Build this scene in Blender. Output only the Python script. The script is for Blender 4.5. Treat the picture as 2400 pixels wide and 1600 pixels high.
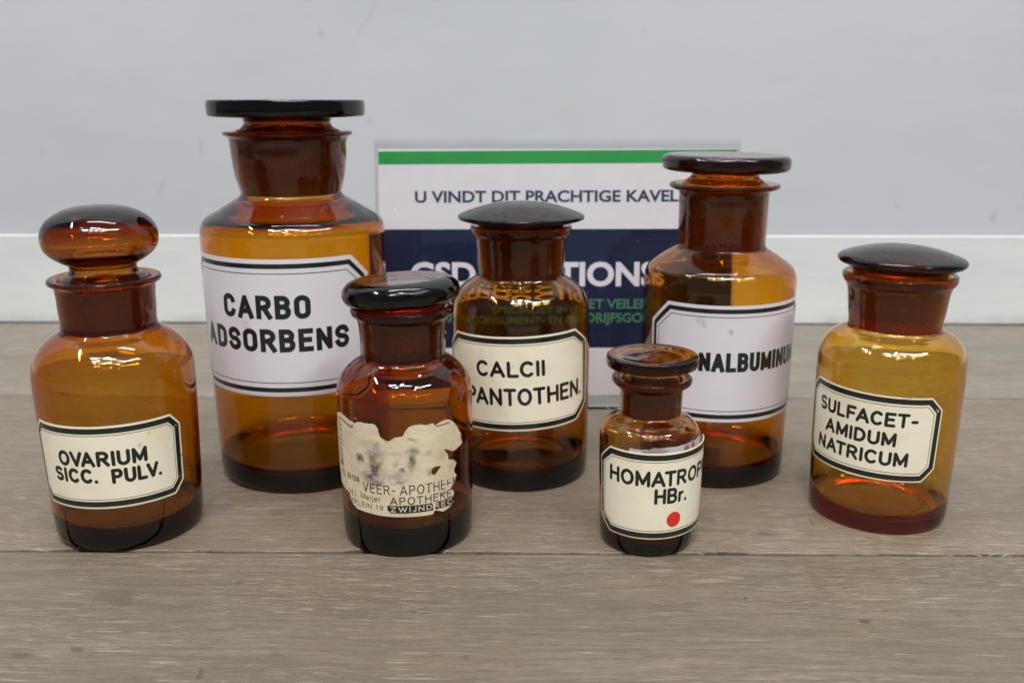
import bpy, bmesh, math, random
from mathutils import Vector, noise, Matrix
from mathutils.geometry import delaunay_2d_cdt
R_ = math.radians
S = bpy.context.scene
for o in list(bpy.data.objects): bpy.data.objects.remove(o)

# ------------------------------------------------------------------ camera
cam_d = bpy.data.cameras.new("camera"); cam = bpy.data.objects.new("camera", cam_d)
S.collection.objects.link(cam); S.camera = cam
cam.location = (0, 0, .26); cam.rotation_euler = (R_(90 - 14.693), 0, 0)
cam_d.sensor_width = 36; cam_d.lens = 32.49; cam_d.clip_start = .01; cam_d.clip_end = 100
cam_d.dof.use_dof = True; cam_d.dof.focus_distance = .51; cam_d.dof.aperture_fstop = 10

# ------------------------------------------------------------------ world: even grey bounce light of a large hall
W = bpy.data.worlds.new("World"); S.world = W; W.use_nodes = True
bg = W.node_tree.nodes["Background"]; bg.inputs[0].default_value = (.93, .97, 1.08, 1); bg.inputs[1].default_value = .16

# ------------------------------------------------------------------ the hall's fluorescent strip lamps, high overhead
def strip(name, x, y, z, length, width, power, rz=0, col=(1, .985, .95)):
    l = bpy.data.lights.new(name, 'AREA'); l.shape = 'RECTANGLE'; l.size = length; l.size_y = width
    l.energy = power; l.color = col
    o = bpy.data.objects.new(name, l); S.collection.objects.link(o)
    o.location = (x, y, z); o.rotation_euler = (0, 0, R_(rz)); return o
LP = 2.15
for (x, y, z, L, w, P, rz) in [
    (-2.3, .1, 3.6, 1.3, .09, 30, 84), (-1.0, -1.2, 3.8, .75, .04, 14, 2), (.55, -1.3, 3.8, .7, .04, 13, -1),
    (-.1, -1.0, 3.5, .42, .16, 26, 38), (1.25, -1.45, 3.8, .4, .05, 9, 0), (-1.1, -1.95, 3.8, .25, .10, 12, 0),
    (-.7, -1.8, 3.8, .3, .04, 7, 0), (-.1, -2.3, 3.8, .35, .04, 8, 0), (.55, -2.1, 3.8, .2, .08, 8, 0), (-.35, -3.2, 3.8, .4, .06, 8, 0),
    (1.9, -1.1, 3.6, 1.8, .06, 26, 48), (2.45, -.7, 3.6, 1.1, .05, 18, 48), (1.5, -2.3, 3.8, .25, .08, 8, 0),
    (0, .9, 4.2, 2.4, .3, 20, 0)]:
    strip("ceiling_strip_lamp", x, y, z, L, w, P * LP, rz)
S.view_settings.view_transform = 'Standard'; S.view_settings.look = 'None'
S.view_settings.exposure = 0; S.view_settings.gamma = 1
S.render.engine = 'CYCLES'
c = S.cycles
c.max_bounces = 36; c.transmission_bounces = 32; c.glossy_bounces = 12; c.diffuse_bounces = 5; c.volume_bounces = 2; c.transparent_max_bounces = 16
c.caustics_reflective = True; c.caustics_refractive = True; c.blur_glossy = .3
c.sample_clamp_indirect = 60; c.use_denoising = True
try: c.denoiser = 'OPENIMAGEDENOISE'
except Exception: pass

# ------------------------------------------------------------------ node helpers
def mat(name):
    m = bpy.data.materials.new(name); m.use_nodes = True; m.node_tree.nodes.clear(); return m
class N:
    def __init__(s, m): s.t = m.node_tree; s.out = s.n('ShaderNodeOutputMaterial')
    def n(s, typ, **kw):
        x = s.t.nodes.new(typ)
        for k, v in kw.items(): setattr(x, k, v)
        return x
    def l(s, a, b): s.t.links.new(a, b)
    def val(s, sock, v):
        if hasattr(v, 'is_linked') or isinstance(v, bpy.types.NodeSocket): s.l(v, sock)
        else: sock.default_value = v
    def math(s, op, a, b=0., c_=None, clamp=False):
        x = s.n('ShaderNodeMath', operation=op, use_clamp=clamp); s.val(x.inputs[0], a); s.val(x.inputs[1], b)
        if c_ is not None: s.val(x.inputs[2], c_)
        return x.outputs[0]
    def mix(s, f, a, b, mode='MIX'):
        x = s.n('ShaderNodeMix', data_type='RGBA', blend_type=mode); s.val(x.inputs[0], f); s.val(x.inputs[6], a); s.val(x.inputs[7], b); return x.outputs[2]
    def coord(s, kind='Object'): return s.n('ShaderNodeTexCoord').outputs[kind]
    def map(s, v, scale=(1, 1, 1), loc=(0, 0, 0), rot=(0, 0, 0)):
        x = s.n('ShaderNodeMapping'); s.l(v, x.inputs[0]); x.inputs['Scale'].default_value = scale
        x.inputs['Location'].default_value = loc; x.inputs['Rotation'].default_value = rot; return x.outputs[0]
    def noise(s, v, scale, detail=4, rough=.55, dist=0, out=0):
        x = s.n('ShaderNodeTexNoise'); s.l(v, x.inputs['Vector']); x.inputs['Scale'].default_value = scale
        x.inputs['Detail'].default_value = detail; x.inputs['Roughness'].default_value = rough; x.inputs['Distortion'].default_value = dist
        return x.outputs[out]
    def ramp(s, v, a, b, lo=0., hi=1.):
        x = s.n('ShaderNodeMapRange', interpolation_type='SMOOTHSTEP'); s.val(x.inputs[0], v)
        for i, q in zip((1, 2, 3, 4), (a, b, lo, hi)): x.inputs[i].default_value = q
        return x.outputs[0]
    def bump(s, h, st, d, nrm=None):
        x = s.n('ShaderNodeBump'); s.l(h, x.inputs['Height']); x.inputs['Strength'].default_value = st; x.inputs['Distance'].default_value = d
        if nrm is not None: s.l(nrm, x.inputs['Normal'])
        return x.outputs[0]
    def vadd(s, a, b, op='ADD'):
        x = s.n('ShaderNodeVectorMath', operation=op); s.val(x.inputs[0], a); s.val(x.inputs[1], b); return x.outputs[0]
    def warp(s, v, scale, amt):          # noise-distorted coordinates
        nz = s.noise(v, scale, 3, .6, 0, 1)
        d = s.vadd(nz, (.5, .5, .5), 'SUBTRACT')
        x = s.n('ShaderNodeVectorMath', operation='SCALE'); s.l(d, x.inputs[0]); x.inputs['Scale'].default_value = amt
        return s.vadd(v, x.outputs[0])
    def blob(s, v, cx, cy, rx, ry, soft=.5, rot=0):      # soft elliptical mask on the xy of a vector
        m = s.n('ShaderNodeMapping', vector_type='TEXTURE'); s.l(v, m.inputs[0]); m.inputs['Location'].default_value = (cx, cy, 0)
        m.inputs['Rotation'].default_value = (0, 0, rot); m.inputs['Scale'].default_value = (rx, ry, 1e6)
        L = s.n('ShaderNodeVectorMath', operation='LENGTH'); s.l(m.outputs[0], L.inputs[0])
        return s.ramp(L.outputs['Value'], 1 - soft, 1 + soft, 1, 0)
    def bsdf(s, col, rough=.5, spec=.5, nrm=None, coat=0, metal=0):
        p = s.n('ShaderNodeBsdfPrincipled'); s.val(p.inputs['Base Color'], col); s.val(p.inputs['Roughness'], rough)
        p.inputs['Specular IOR Level'].default_value = spec; p.inputs['Coat Weight'].default_value = coat; p.inputs['Coat Roughness'].default_value = .12
        p.inputs['Metallic'].default_value = metal
        if nrm is not None: s.l(nrm, p.inputs['Normal'])
        s.l(p.outputs[0], s.out.inputs[0]); return p
def rgb(*a): return (a[0], a[1], a[2], 1)

def glass(name, T6, rough=0., ground=False, scat=.17):
    """amber glass: clear dielectric surface, colour from absorption (T6 = transmittance through 6 mm)"""
    m = mat(name); k = N(m)
    g = k.n('ShaderNodeBsdfGlass'); g.inputs['Color'].default_value = (1, 1, 1, 1); g.inputs['IOR'].default_value = 1.51
    g.inputs['Roughness'].default_value = rough
    co = k.coord()
    if ground:
        h = k.noise(k.map(co, (1, 1, 3)), 420, 3); k.l(k.bump(h, .25, .0006), g.inputs['Normal'])
        nz = k.noise(co, 70, 3); k.l(k.ramp(nz, .35, .65, rough * .75, rough * 1.15), g.inputs['Roughness'])
    else:
        h = k.noise(k.map(co, (1, 1, .45)), 22, 1, .5, .2); k.l(k.bump(h, .10, .004), g.inputs['Normal'])
    if ground:
        df = k.n('ShaderNodeBsdfDiffuse'); df.inputs[0].default_value = (.85, .43, .17, 1); mx = k.n('ShaderNodeMixShader'); mx.inputs[0].default_value = scat
        k.l(g.outputs[0], mx.inputs[1]); k.l(df.outputs[0], mx.inputs[2]); k.l(mx.outputs[0], k.out.inputs['Surface'])
    else:
        geo = k.n('ShaderNodeNewGeometry'); sx = k.n('ShaderNodeSeparateXYZ'); k.l(geo.outputs['Normal'], sx.inputs[0])
        up = k.ramp(sx.outputs[2], .2, 1., .10, 1.)
        film = k.ramp(k.noise(k.map(co, (1, 1, .6)), 45, 5, .65), .45, .80, .0, .05); speck = k.ramp(k.noise(co, 900, 2, .5), .75, .82, 0, .35)
        f_ = k.math('MULTIPLY', k.math('ADD', film, speck), up, clamp=True)
        df = k.n('ShaderNodeBsdfDiffuse'); df.inputs[0].default_value = (.42, .38, .34, 1); mx = k.n('ShaderNodeMixShader'); k.l(f_, mx.inputs[0])
        k.l(g.outputs[0], mx.inputs[1]); k.l(df.outputs[0], mx.inputs[2]); k.l(mx.outputs[0], k.out.inputs['Surface'])
    sg = [-math.log(t) / .006 for t in T6]; d = max(sg) * 1.02
    v = k.n('ShaderNodeVolumeAbsorption'); v.inputs['Color'].default_value = tuple(1 - q / d for q in sg) + (1,); v.inputs['Density'].default_value = d
    k.l(v.outputs[0], k.out.inputs['Volume']); return m

# ------------------------------------------------------------------ object helpers
def link(name, me, mats, parent=None, label=None, cat=None, kind=None, group=None):
    o = bpy.data.objects.new(name, me); S.collection.objects.link(o)
    for m in (mats if isinstance(mats, (list, tuple)) else [mats]):
        if me is not None: me.materials.append(m)
    if parent is not None: o.parent = parent
    for kk, v in (('label', label), ('category', cat), ('kind', kind), ('group', group)):
        if v: o[kk] = v
    return o
def mesh(name, verts, faces, smooth=True, uv=None):
    me = bpy.data.meshes.new(name); me.from_pydata(verts, [], faces); me.update()
    if smooth: me.polygons.foreach_set('use_smooth', [True] * len(me.polygons))
    if uv:
        l = me.uv_layers.new(name='UVMap')
        for lp in me.loops: l.data[lp.index].uv = uv[lp.vertex_index]
    return me
def spline(pts, n=5):
    """Catmull-Rom through (r,z[,tag]); a point given as a 3-tuple with 1 is a hard corner"""
    out = []; P = [p[:2] for p in pts]; K = [len(p) > 2 for p in pts]
    for i in range(len(P) - 1):
        a, b = P[i], P[i + 1]
        pa = P[i - 1] if i > 0 and not K[i] else (2 * a[0] - b[0], 2 * a[1] - b[1])
        pb = P[i + 2] if i + 2 < len(P) and not K[i + 1] else (2 * b[0] - a[0], 2 * b[1] - a[1])
        def kn(t, u, v): return t + max(1e-6, math.hypot(u[0] - v[0], u[1] - v[1])) ** .5
        t0 = 0; t1 = kn(t0, pa, a); t2 = kn(t1, a, b); t3 = kn(t2, b, pb)
        L = math.hypot(a[0] - b[0], a[1] - b[1]); m = n if L > .6 else 2
        for j in range(m):
            t = t1 + (t2 - t1) * j / m; q = []
            for c_ in (0, 1):
                A1 = (t1 - t) / (t1 - t0) * pa[c_] + (t - t0) / (t1 - t0) * a[c_]; A2 = (t2 - t) / (t2 - t1) * a[c_] + (t - t1) / (t2 - t1) * b[c_]; A3 = (t3 - t) / (t3 - t2) * b[c_] + (t - t2) / (t3 - t2) * pb[c_]
                B1 = (t2 - t) / (t2 - t0) * A1 + (t - t0) / (t2 - t0) * A2; B2 = (t3 - t) / (t3 - t1) * A2 + (t - t1) / (t3 - t1) * A3
                q.append((t2 - t) / (t2 - t1) * B1 + (t - t1) / (t2 - t1) * B2)
            out.append(tuple(q))
    out.append(P[-1]); return out
def lathe(name, prof, seg=128, wob=.0, seed=0, ground=None):
    """closed solid of revolution, profile in mm from axis to axis; ground = test(r,z) for the matt ground faces"""
    vs = []; fs = []; mi = []
    prof = [(max(0, r), z) for r, z in prof]
    rings = []
    for r, z in prof:
        if r < 1e-4: rings.append([len(vs)]); vs.append((0, 0, z * .001)); continue
        ring = []
        for i in range(seg):
            a = 2 * math.pi * i / seg
            k = 1 + wob * noise.noise(Vector((math.cos(a) * 1.3 + seed * 7.1, math.sin(a) * 1.3, z * .035)))
            zz = z + wob * 40 * noise.noise(Vector((math.cos(a) * .9, math.sin(a) * .9 + seed * 3.3, r * .05)))  * (1 if z > 8 else 0)
            ring.append(len(vs)); vs.append((math.cos(a) * r * k * .001, math.sin(a) * r * k * .001, zz * .001))
        rings.append(ring)
    for j in range(len(rings) - 1):
        A, B = rings[j], rings[j + 1]
        r = (prof[j][0] + prof[j + 1][0]) / 2; z = (prof[j][1] + prof[j + 1][1]) / 2
        g = 1 if ground and ground(r, z) else 0
        for i in range(seg):
            i2 = (i + 1) % seg
            if len(A) == 1 and len(B) == 1: break
            if len(A) == 1: f = (A[0], B[i], B[i2])
            elif len(B) == 1: f = (A[i], B[0], A[i2])
            else: f = (A[i], B[i], B[i2], A[i2])
            fs.append(f); mi.append(g)
    me = bpy.data.meshes.new(name); me.from_pydata(vs, [], fs)
    me.polygons.foreach_set('material_index', mi); me.polygons.foreach_set('use_smooth', [True] * len(fs))
    bm = bmesh.new(); bm.from_mesh(me); bmesh.ops.recalc_face_normals(bm, faces=bm.faces); bm.to_mesh(me); bm.free()
    me.update(); return me

# ------------------------------------------------------------------ stroke alphabet (cap height 1)
def arc(cx, cy, rx, ry, a0, a1, n=14): return [(cx + rx * math.cos(R_(a0 + (a1 - a0) * i / n)), cy + ry * math.sin(R_(a0 + (a1 - a0) * i / n))) for i in range(n + 1)]
def Sgl(w=.6):
    r = w / 2
    return [arc(r, .745, r, .255, 40, 180, 8) + arc(r, .745, r, .235, 180, 262, 5)[1:] + arc(r, .255, r, .255, 82, 0, 6) + arc(r, .255, r, .255, 0, -142, 9)[1:]]
G = {
 'A': (.78, [[(0, 0), (.39, 1), (.78, 0)], [(.14, .31), (.64, .31)]]),
 'B': (.62, [[(0, 0), (0, 1), (.36, 1)] + arc(.36, .765, .22, .235, 90, -90, 8)[1:] + [(0, .53)], [(.36, .53)] + arc(.36, .265, .26, .265, 90, -90, 8)[1:] + [(0, 0)]]),
 'C': (.66, [arc(.37, .5, .37, .5, 48, 312, 18)]),
 'D': (.66, [[(0, 0), (0, 1), (.26, 1)] + arc(.26, .5, .40, .5, 90, -90, 14)[1:] + [(0, 0)]]),
 'E': (.56, [[(.56, 1), (0, 1), (0, 0), (.56, 0)], [(0, .52), (.48, .52)]]),
 'F': (.54, [[(.54, 1), (0, 1), (0, 0)], [(0, .5), (.46, .5)]]),
 'H': (.66, [[(0, 0), (0, 1)], [(.66, 0), (.66, 1)], [(0, .52), (.66, .52)]]),
 'I': (.0, [[(0, 0), (0, 1)]]),
 'J': (.36, [[(.36, 1), (.36, .25)] + arc(.16, .22, .20, .22, 0, -130, 7)]),
 'K': (.62, [[(0, 0), (0, 1)], [(.58, 1), (0, .42)], [(.2, .6), (.62, 0)]]),
 'L': (.52, [[(0, 1), (0, 0), (.52, 0)]]),
 'M': (.80, [[(0, 0), (0, 1), (.40, .14), (.80, 1), (.80, 0)]]),
 'N': (.66, [[(0, 0), (0, 1), (.66, 0), (.66, 1)]]),
 'O': (.76, [arc(.38, .5, .38, .5, 0, 360, 28)]),
 'P': (.60, [[(0, 0), (0, 1), (.34, 1)] + arc(.34, .73, .26, .27, 90, -90, 10)[1:] + [(0, .46)]]),
 'R': (.64, [[(0, 0), (0, 1), (.34, 1)] + arc(.34, .74, .26, .26, 90, -90, 10)[1:] + [(0, .48)], [(.30, .48), (.64, 0)]]),
 'S': (.60, Sgl()),
 'T': (.66, [[(0, 1), (.66, 1)], [(.33, 1), (.33, 0)]]),
 'U': (.64, [[(0, 1), (0, .32)] + arc(.32, .32, .32, .32, 180, 360, 12) + [(.64, 1)]]),
 'V': (.72, [[(0, 1), (.36, 0), (.72, 1)]]),
 'W': (1.05, [[(0, 1), (.26, 0), (.525, .95), (.79, 0), (1.05, 1)]]),
 'X': (.66, [[(0, 0), (.66, 1)], [(0, 1), (.66, 0)]]),
 'Z': (.62, [[(0, 1), (.62, 1), (0, 0), (.62, 0)]]),
 '.': (.0, [[(0, .0), (.0, .01)]]), '-': (.30, [[(0, .42), (.30, .42)]]), ' ': (.30, []),
 'r': (.26, [[(0, 0), (0, .62)], [(0, .38)] + arc(.22, .36, .22, .26, 150, 78, 5)]),
 'e': (.46, [[(.02, .30), (.45, .32)] + arc(.235, .31, .22, .31, 5, 310, 16)]),
 'i': (.0, [[(0, 0), (0, .6)], [(0, .80), (0, .81)]]), 'j': (.10, [[(.10, .6), (.10, -.18)] + arc(-.02, -.18, .12, .12, 0, -80, 4), [(.10, .80), (.10, .81)]]),
 '0': (.44, [arc(.22, .5, .22, .5, 0, 360, 24)]), '1': (.16, [[(0, .8), (.16, 1), (.16, 0)]]),
 '2': (.44, [arc(.22, .76, .22, .24, 165, -30, 9) + [(0, 0), (.44, 0)]]),
 '5': (.44, [[(.40, 1), (.06, 1), (.02, .56)] + arc(.20, .31, .24, .31, 120, -145, 12)]),
 '6': (.44, [arc(.22, .29, .22, .29, 0, 360, 16), arc(.32, .33, .32, .67, 180, 110, 6)]),
 '9': (.50, [arc(.25, .71, .25, .29, 0, 360, 16), arc(.10, .67, .40, .67, 0, -80, 7)]),
}
def stad(w, a0, a1, n=9):      # oblong bowl with straight sides, from angle a0 to a1
    r = w / 2; o = []
    for i in range(n * 3 + 1):
        a = a0 + (a1 - a0) * i / (n * 3); sn = math.sin(R_(a)); o.append((r + r * math.cos(R_(a)), .5 + r * sn + (.5 - r) * max(-1, min(1, sn * 6))))
    return o
G2 = dict(G)
G2.update({'O': (.52, [stad(.52, 0, 360, 12)]), 'C': (.50, [stad(.50, 12, 348, 12)]),
 'D': (.52, [[(0, 0), (0, 1), (.24, 1)] + arc(.24, .72, .28, .28, 90, 0, 6)[1:] + arc(.24, .28, .28, .28, 0, -90, 6) + [(0, 0)]]),
 'S': (.50, [arc(.25, .745, .25, .255, 15, 180, 10) + arc(.25, .745, .25, .235, 180, 255, 5)[1:] + arc(.25, .255, .25, .255, 75, 0, 6) + arc(.25, .255, .25, .255, 0, -165, 10)[1:]]),
 'U': (.50, [[(0, 1), (0, .25)] + arc(.25, .25, .25, .25, 180, 360, 12) + [(.50, 1)]]), 'N': (.52, [[(0, 0), (0, 1), (.52, 0), (.52, 1)]]),
 'A': (.60, [[(0, 0), (.30, 1), (.60, 0)], [(.10, .28), (.50, .28)]]), 'E': (.44, [[(.44, 1), (0, 1), (0, 0), (.44, 0)], [(0, .52), (.38, .52)]]),
 'M': (.66, [[(0, 0), (0, 1), (.33, .10), (.66, 1), (.66, 0)]]), 'L': (.42, [[(0, 1), (0, 0), (.42, 0)]]),
 'R': (.52, [[(0, 0), (0, 1), (.26, 1)] + arc(.26, .74, .24, .26, 90, -90, 10)[1:] + [(0, .48)], [(.26, .48), (.52, 0)]]),
 'B': (.50, [[(0, 0), (0, 1), (.26, 1)] + arc(.26, .765, .21, .235, 90, -90, 8)[1:] + [(0, .53)], [(.26, .53)] + arc(.26, .265, .24, .265, 90, -90, 8)[1:] + [(0, 0)]])})
KERN = {'OV': -.10, 'VA': -.26, 'AR': -.02, 'LV': -.16, 'PA': -.12, 'AT': -.20, 'TR': -.06, 'LF': -.02, 'FA': -.12, 'AC': -.06, 'ET': -.04, 'LC': -.08, 'AL': -.02, 'TO': -.04, 'OT': -.04, 'CA': -.04, 'MA': -.05, 'V.': -.12}
def strokes(txt, s0, s1, z0, z1, sw, gap=.09, font=G):
    """polylines of a word laid between s0..s1 and z0..z1 (outer edges), stroke width sw"""
    h = z1 - z0 - sw; x = 0; out = []; xs = 0
    gp = gap
    items = []
    for i, ch in enumerate(txt):
        if font is G: x += KERN.get(txt[max(0, i - 1):i + 1], 0) if i else 0
        w, st = font[ch]; items.append((x, w, st)); x += w + (gp + sw / h)
    tot = x - (gp + sw / h)
    # horizontal scale applies to glyph widths and gaps alike
    kx = (s1 - s0 - sw) / tot if tot > 0 else 1
    for x0, w, st in items:
        for pl in st: out.append([(s0 + sw / 2 + (x0 + px) * kx, z0 + sw / 2 + pz * h) for px, pz in pl])
    return out
def polys_of(lines, sw, roundcap=True, step=1.4):
    """each stroke -> polygons (quads + discs)"""
    P = []; r = sw / 2
    for pl in lines:
        q = [pl[0]]
        for a, b in zip(pl, pl[1:]):
            L = math.hypot(b[0] - a[0], b[1] - a[1]); n = max(1, int(L / step))
            for i in range(1, n + 1): q.append((a[0] + (b[0] - a[0]) * i / n, a[1] + (b[1] - a[1]) * i / n))
        closed = math.hypot(q[0][0] - q[-1][0], q[0][1] - q[-1][1]) < 1e-3
        for i, (a, b) in enumerate(zip(q, q[1:])):
            L = math.hypot(b[0] - a[0], b[1] - a[1])
            if L < 1e-6: continue
            ux, uy = (b[0] - a[0]) / L, (b[1] - a[1]) / L; nx, ny = -uy * r, ux * r
            e0 = e1 = 0
            if not roundcap and not closed:
                if i == 0: e0 = r
                if i == len(q) - 2: e1 = r
            P.append([(a[0] - ux * e0 - nx, a[1] - uy * e0 - ny), (b[0] + ux * e1 - nx, b[1] + uy * e1 - ny), (b[0] + ux * e1 + nx, b[1] + uy * e1 + ny), (a[0] - ux * e0 + nx, a[1] - uy * e0 + ny)])
        for i, a in enumerate(q):
            end = i in (0, len(q) - 1) and not closed
            if end and not roundcap: continue
            if not roundcap:
                p0, p1 = q[i - 1] if i else q[-2], q[i + 1] if i + 1 < len(q) else q[1]
                d1 = (a[0] - p0[0], a[1] - p0[1]); d2 = (p1[0] - a[0], p1[1] - a[1]); l1 = math.hypot(*d1) + 1e-9; l2 = math.hypot(*d2) + 1e-9
                d1 = (d1[0] / l1, d1[1] / l1); d2 = (d2[0] / l2, d2[1] / l2); cr = d1[0] * d2[1] - d1[1] * d2[0]
                if abs(cr) < .02: continue
                sg_ = -1 if cr > 0 else 1
                n1 = (-d1[1] * r * sg_, d1[0] * r * sg_); n2 = (-d2[1] * r * sg_, d2[0] * r * sg_)
                bx_, by_ = n1[0] + n2[0], n1[1] + n2[1]; bl = math.hypot(bx_, by_) + 1e-9; ml = min(2 * r * r / bl, 1.25 * r * 1.2)
                m_ = (a[0] + bx_ / bl * ml, a[1] + by_ / bl * ml)
                if 2 * r * r / bl > 1.5 * r:         # acute apex: cut off flat
                    e = .55 * r; P.append([a, (a[0] + n1[0], a[1] + n1[1]), (a[0] + n1[0] + d1[0] * e, a[1] + n1[1] + d1[1] * e), (a[0] + n2[0] - d2[0] * e, a[1] + n2[1] - d2[1] * e), (a[0] + n2[0], a[1] + n2[1])])
                else: P.append([a, (a[0] + n1[0], a[1] + n1[1]), m_, (a[0] + n2[0], a[1] + n2[1])])
                continue
            if not end:
                p0, p1 = q[i - 1] if i else q[-2], q[(i + 1) % len(q)] if i + 1 < len(q) else q[1]
                v1 = (a[0] - p0[0], a[1] - p0[1]); v2 = (p1[0] - a[0], p1[1] - a[1])
                cr = abs(v1[0] * v2[1] - v1[1] * v2[0]) / (math.hypot(*v1) * math.hypot(*v2) + 1e-12)
                if cr < .02: continue
            P.append([(a[0] + r * math.cos(2 * math.pi * k / 14 + .1), a[1] + r * math.sin(2 * math.pi * k / 14 + .1)) for k in range(14)])
    return P
def cdt(polys, extra=None, mode=1):
    vs = []; fs = []
    for p in polys:
        if sum(a[0] * b[1] - b[0] * a[1] for a, b in zip(p, p[1:] + p[:1])) < 0: p = p[::-1]
        fs.append(list(range(len(vs), len(vs) + len(p)))); vs += [Vector(q) for q in p]
    for q in extra or []: vs.append(Vector(q))
    r = delaunay_2d_cdt(vs, [], fs, 0, 1e-5, True)
    V = [tuple(v) for v in r[0]]; F = []
    for f, src in zip(r[2], r[5]):
        if not src: continue                     # keep only what lies inside an input polygon
        a, b, c_ = (V[i] for i in f[:3])
        ar = (b[0] - a[0]) * (c_[1] - a[1]) - (b[1] - a[1]) * (c_[0] - a[0])
        F.append(tuple(f) if ar > 0 else tuple(reversed(f)))
    return V, F
def per_glyph(polys_lists):
    V = []; F = []
    for pl in polys_lists:
        v, f = cdt(pl); F += [tuple(i + len(V) for i in t) for t in f]; V += v
    return V, F

class Wrap:
    """maps label coordinates (s along the girth, z up, in mm) on to the bottle; offset in mm outwards"""
    def __init__(s, prof, Rref, rot=0, s_c=0, z_c=0, lift=None):
        s.prof = prof; s.R = Rref; s.rot = R_(rot); s.c = (s_c, z_c); s.lift = lift
    def rad(s, z):
        p = s.prof
        for (r0, z0), (r1, z1) in zip(p, p[1:]):
            if z0 <= z <= z1 and z1 > z0: return r0 + (r1 - r0) * (z - z0) / (z1 - z0)
        return s.R
    def __call__(s, q, off):
        x, z = q[0] - s.c[0], q[1] - s.c[1]
        X = s.c[0] + x * math.cos(s.rot) - z * math.sin(s.rot); Z = s.c[1] + x * math.sin(s.rot) + z * math.cos(s.rot)
        r = s.rad(Z) + off + (s.lift(X, Z) if s.lift else 0); th = X / s.R
        return (r * math.sin(th) * .001, -r * math.cos(th) * .001, Z * .001)
def octagon(s0, s1, z0, z1, cs, cz, ins=0):
    k = ins * (math.hypot(cs, cz) - 0) / 1
    # inset: move each side in by ins, chamfer shrinks so its distance is ins too
    a, b, c_, d = s0 + ins, s1 - ins, z0 + ins, z1 - ins
    L = math.hypot(cs, cz); t = ins * (cs + cz - L) / 1.0
    ncs = max(.05, cs - ins * (cs + cz - L) / cz); ncz = max(.05, cz - ins * (cs + cz - L) / cs)
    return [(a + ncs, c_), (b - ncs, c_), (b, c_ + ncz), (b, d - ncz), (b - ncs, d), (a + ncs, d), (a, d - ncz), (a, c_ + ncz)]
def grid_pts(s0, s1, z0, z1, st): 
    o = []; n = max(2, int((s1 - s0) / st)); m = max(2, int((z1 - z0) / (st * 4)))
    for i in range(n + 1):
        for j in range(m + 1): o.append((s0 + (s1 - s0) * i / n + .013, z0 + (z1 - z0) * j / m + .007))
    return o
def subdiv_poly(p, st=1.2):
    o = []
    for a, b in zip(p, p[1:] + p[:1]):
        n = max(1, int(math.hypot(b[0] - a[0], b[1] - a[1]) / st))
        for i in range(n): o.append((a[0] + (b[0] - a[0]) * i / n, a[1] + (b[1] - a[1]) * i / n))
    return o
def inside(q, p):
    c_ = False
    for (x0, y0), (x1, y1) in zip(p, p[1:] + p[:1]):
        if (y0 > q[1]) != (y1 > q[1]) and q[0] < (x1 - x0) * (q[1] - y0) / (y1 - y0) + x0: c_ = not c_
    return c_
def slab(name, poly, wrap, off, th, holes=(), st=1.5):
    """sheet of thickness th following the bottle, with rim walls"""
    pb = subdiv_poly(poly, st)
    xs = [q[0] for q in poly]; zs = [q[1] for q in poly]
    ex = [q for q in grid_pts(min(xs), max(xs), min(zs), max(zs), st) if inside(q, poly) and not any(inside(q, h) for h in holes)]
    V, F = cdt([pb] + [subdiv_poly(h, st) for h in holes], ex, 1)
    if holes:
        F = [f for f in F if not any(inside((sum(V[i][0] for i in f) / 3, sum(V[i][1] for i in f) / 3), h) for h in holes)]
    n = len(V); v3 = [wrap(q, off + th) for q in V] + [wrap(q, off) for q in V]
    fs = list(F) + [tuple(i + n for i in reversed(f)) for f in F]
    ed = {}
    for f in F:
        for a, b in zip(f, f[1:] + f[:1]): ed[(a, b)] = ed.get((a, b), 0) + 1
    uv = [(q[0] * .01, q[1] * .01) for q in V] * 2; nf = len(fs)
    for (a, b) in ed:                            # cut edge: its own vertices, so that it stays crisp
        if (b, a) not in ed:
            m = len(v3); v3 += [v3[b], v3[a], v3[a + n], v3[b + n]]; uv += [uv[b], uv[a], uv[a], uv[b]]; fs.append((m, m + 1, m + 2, m + 3))
    me = mesh(name, v3, fs, True, uv); me.polygons.foreach_set('use_smooth', [i < nf for i in range(len(fs))]); return me
def band(outer, inner, st=1.2):
    """ring between two 8-gons -> V,F in label coordinates"""
    V = []; F = []
    for i in range(8):
        a, b = outer[i], outer[(i + 1) % 8]; c_, d = inner[i], inner[(i + 1) % 8]
        n = max(1, int(math.hypot(b[0] - a[0], b[1] - a[1]) / st)); base = len(V)
        for j in range(n + 1):
            t = j / n; V.append((a[0] + (b[0] - a[0]) * t, a[1] + (b[1] - a[1]) * t)); V.append((c_[0] + (d[0] - c_[0]) * t, c_[1] + (d[1] - c_[1]) * t))
        for j in range(n):
            k = base + 2 * j; F.append((k, k + 2, k + 3, k + 1))
    return V, F
def flat(name, V, F, wrap, off): return mesh(name, [wrap(q, off) for q in V], F, True, [(q[0] * .01, q[1] * .01) for q in V])

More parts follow.
